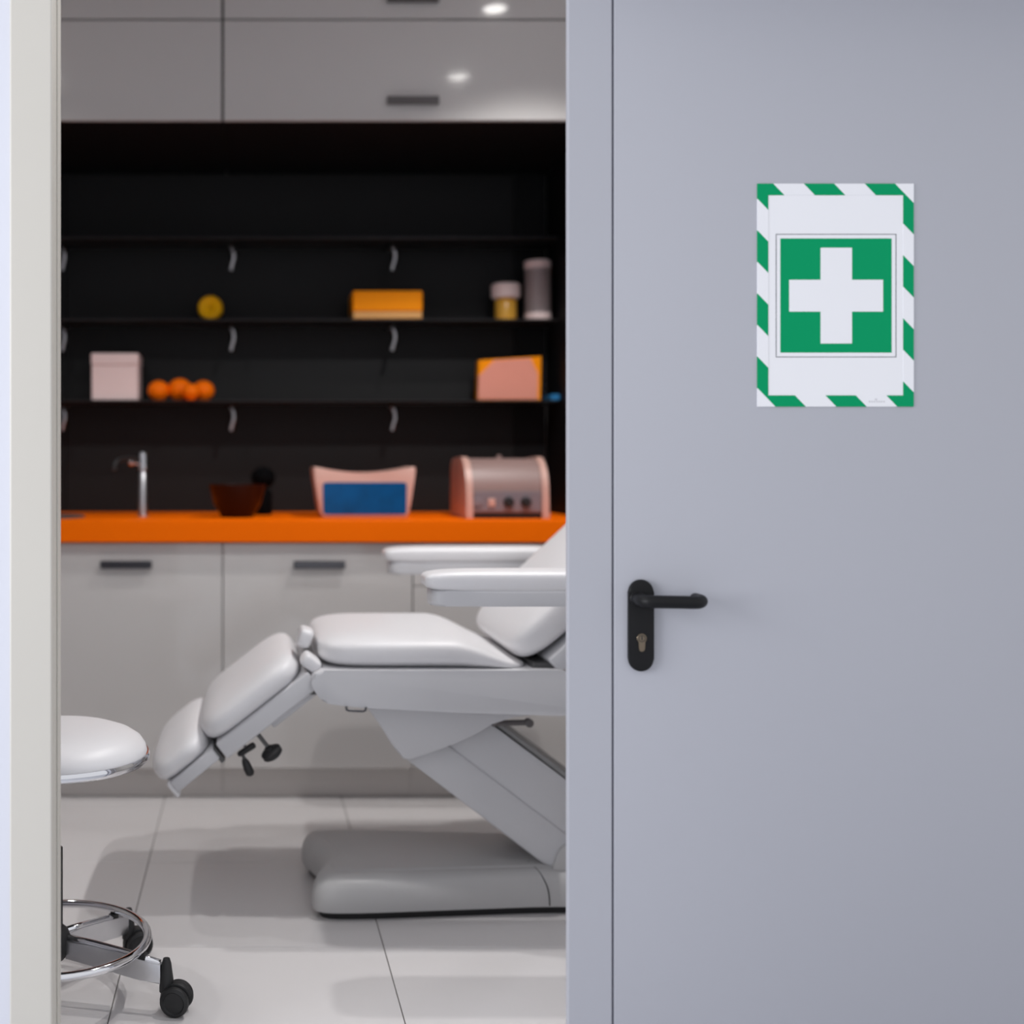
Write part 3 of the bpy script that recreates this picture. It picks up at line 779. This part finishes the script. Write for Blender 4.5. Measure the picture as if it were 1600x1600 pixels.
# back rest
bang = R(43)
db = Vector((math.cos(bang), math.sin(bang))); nb = Vector((-math.sin(bang), math.cos(bang)))
Lb = 0.78
b0 = Vector((0.706, 0.618))
mid = b0 + db * (Lb/2 + 0.002) + nb * 0.057
link('back_cushion', xform(pillow(Lb/2, (YF-YN)/2, 0.058, 0.55, 0.24, 18), inclined(mid.x, mid.y, bang)), 'vinyl', bed, smooth=180)
fm = b0 + db * (Lb/2 + 0.05) - nb * 0.024
link('back_frame', xform(box(-Lb/2, Lb/2 - 0.04, -(YF-YN)/2 + 0.004, (YF-YN)/2 - 0.004, -0.024, 0.024, 0.008, 3), inclined(fm.x, fm.y, bang)), 'plast', bed, smooth=50)
mid = b0 + db * (Lb + 0.13) + nb * 0.055
link('head_cushion', xform(pillow(0.11, 0.15, 0.040, 0.5, 0.35, 10), inclined(mid.x, mid.y, bang)), 'vinyl', bed, smooth=180)
fm = b0 + db * (Lb + 0.05) + nb * 0.005
link('head_bracket', xform(box(-0.10, 0.10, -0.05, 0.05, -0.008, 0.008, 0.002, 1), inclined(fm.x, fm.y, bang)), 'steel', bed)
bx_ = B(834, 1041, 2.95)
link('back_hinge', box(bx_[0] - 0.004, bx_[0] + 0.05, YN + 0.02, YF - 0.02, bx_[1] - 0.010, bx_[1] + 0.010, 0.004, 2), 'seal', bed)
# arm rests
for ya0, ya1 in ((2.735, 2.860), (3.555, 3.680)):
    yc = (ya0 + ya1) / 2
    pad = link('arm_pad', xform(pillow(0.285, (ya1-ya0)/2, 0.026, 0.5, 0.24, 10), Matrix.Translation((0.413 + 0.285, yc, 0.863))), 'vinyl', bed, smooth=180)
    link('arm_board', prism(rpoly([(0.428, ya0 + 0.006), (0.985, ya0 + 0.006), (0.985, ya1 - 0.006), (0.428, ya1 - 0.006)], 0.03, 5), 0.806, 0.843, 'z', 0.008, 3), 'plast', pad, smooth=50)
    yi0, yi1 = (2.80, 2.93) if yc < YM else (3.47, 3.62)
    link('arm_bracket', box(0.86, 0.90, yi0, yi1, 0.792, 0.8055, 0.002, 1), 'steel', bed)
    link('arm_bracket', box(0.86, 0.90, (yi1 - 0.012) if yc < YM else yi0, yi1 if yc < YM else (yi0 + 0.012), 0.74, 0.79, 0.002, 1), 'steel', bed)

# ------------------------------------------------------------------ stool
sxc, syc = -0.414, 2.512
st_ = thing('swivel_stool', 'round white stool with chrome foot ring and castors', 'stool', (sxc, syc, 0))
SC = (sxc, syc, 0.010)
link('seat_cushion', lathe([(0, 0.571), (0.05, 0.5705), (0.10, 0.568), (0.14, 0.562), (0.168, 0.552), (0.186, 0.540), (0.195, 0.527), (0.198, 0.516), (0.197, 0.512), (0, 0.512)], 64), 'vinyl', st_, smooth=60, loc=SC)
link('seat_rim', lathe([(0.196, 0.496), (0.2010, 0.497), (0.2035, 0.502), (0.2035, 0.510), (0.2015, 0.515), (0.1985, 0.515), (0.196, 0.510)], 64), 'chrome', st_, smooth=60, loc=SC)
link('seat_plate', lathe([(0, 0.490), (0.12, 0.490), (0.190, 0.497), (0.1955, 0.511), (0, 0.511)], 48), 'rubber', st_, smooth=40, loc=SC)
link('gas_column', lathe([(0.0190, 0.13), (0.0190, 0.31), (0.013, 0.312), (0.013, 0.489), (0, 0.489)], 24), 'rubber', st_, smooth=40, loc=SC)
link('hub', lathe([(0, 0.074), (0.022, 0.074), (0.034, 0.088), (0.036, 0.12), (0.030, 0.136), (0.020, 0.145), (0, 0.145)], 28), 'rubber', st_, smooth=40, loc=SC)
ring = [(sxc + 0.199*math.cos(2*math.pi*k/72), syc + 0.199*math.sin(2*math.pi*k/72), 0.1275) for k in range(72)]
link('foot_ring', tube(ring, 0.0092, 14, closed=True), 'chrome', st_, smooth=180)
for k in range(5):
    a = R(-15 + 72 * k)
    mt = Matrix.Translation((sxc, syc, 0.010)) @ Matrix.Rotation(a, 4, 'Z')
    leg_prof = [(0.030, 0.120), (0.09, 0.114), (0.16, 0.104), (0.20, 0.097), (0.243, 0.090), (0.243, 0.050), (0.20, 0.054), (0.16, 0.060), (0.09, 0.072), (0.030, 0.080)]
    link('leg', xform(prism(leg_prof, -0.010, 0.010, 'y', 0.003, 2), mt), 'steel', st_, smooth=40)
    tp_ = [(0.034, 0, 0.1215), (0.09, 0, 0.1155), (0.16, 0, 0.1055), (0.20, 0, 0.0985), (0.240, 0, 0.0915)]
    link('leg_rail', xform(tube(tp_, [0.0085, 0.008, 0.0075, 0.007, 0.0065], 10), mt), 'chrome', st_, smooth=180)
    link('ring_clip', xform(box(0.189, 0.209, -0.008, 0.008, 0.094, 0.1085, 0.002, 1), mt), 'rubber', st_)
    # castor: stem, fork, twin wheels
    hd = R([-12, 20, 150, 200, 190][k])
    mc = Matrix.Translation((sxc + 0.253*math.cos(a), syc + 0.253*math.sin(a), 0)) @ Matrix.Rotation(hd, 4, 'Z')
    rw = 0.031
    hood = [(0.022 + (rw + 0.003)*math.cos(R(q)), rw + (rw + 0.003)*math.sin(R(q))) for q in range(20, 181, 16)]
    hood += [(-0.0125, rw - 0.012), (0.004, rw - 0.016)]
    cas_ = link('castor', xform(merge(lathe([(0, 0.044), (0.015, 0.044), (0.0145, 0.070), (0.010, 0.102), (0.007, 0.112), (0, 0.112)], 18),
               prism(hood, -0.0095, 0.0095, 'y', 0.002, 2)), mc), 'rubber', st_, smooth=40)
    for sd in (-1, 1):
        wh = lathe([(0, -0.006), (rw*0.72, -0.008), (rw*0.95, -0.005), (rw, 0.0), (rw*0.95, 0.006), (rw*0.74, 0.009), (rw*0.66, 0.006), (0, 0.0075)], 30)
        link('wheel', xform(wh, mc @ Matrix.Translation((0.022, sd * 0.019, rw + 0.0003)) @ Matrix.Rotation(R(90 * -sd), 4, 'X')), 'rubber', cas_, smooth=40)

# ------------------------------------------------------------------ recessed ceiling lamps
for i, (lx_, ly_) in enumerate(LAMPS):
    lb = ['ceiling downlight over the bed, nearer the cabinets', 'ceiling downlight over the bed, nearer the doorway', 'ceiling downlight over the stool, nearer the cabinets', 'ceiling downlight over the stool, nearer the doorway'][i]
    t = thing('ceiling_downlight', lb, 'ceiling lamp', (lx_, ly_, CEIL), 'recessed ceiling downlights')
    link('trim_ring', lathe([(0.045, 0.0), (0.060, 0.0), (0.060, -0.004), (0.052, -0.008), (0.045, -0.006)], 32), 'chrome', t, smooth=40, loc=(lx_, ly_, CEIL))
    link('lens', lathe([(0, -0.003), (0.0445, -0.003), (0.0445, -0.0005), (0, -0.0005)], 32), 'lens', t, loc=(lx_, ly_, CEIL))
    d = bpy.data.lights.new('downlight_beam', 'SPOT')
    d.energy = DOWN_E * (1.32 if lx_ > 0 else 0.42); d.spot_size = R(127 if ly_ < 3 else 104); d.spot_blend = 0.15 if ly_ < 3 else 0.6; d.shadow_soft_size = 0.030
    d.color = (1.0, 0.98, 0.965)
    o = bpy.data.objects.new('downlight_beam', d)
    C.objects.link(o)
    o.location = (lx_, ly_, CEIL - 0.045)
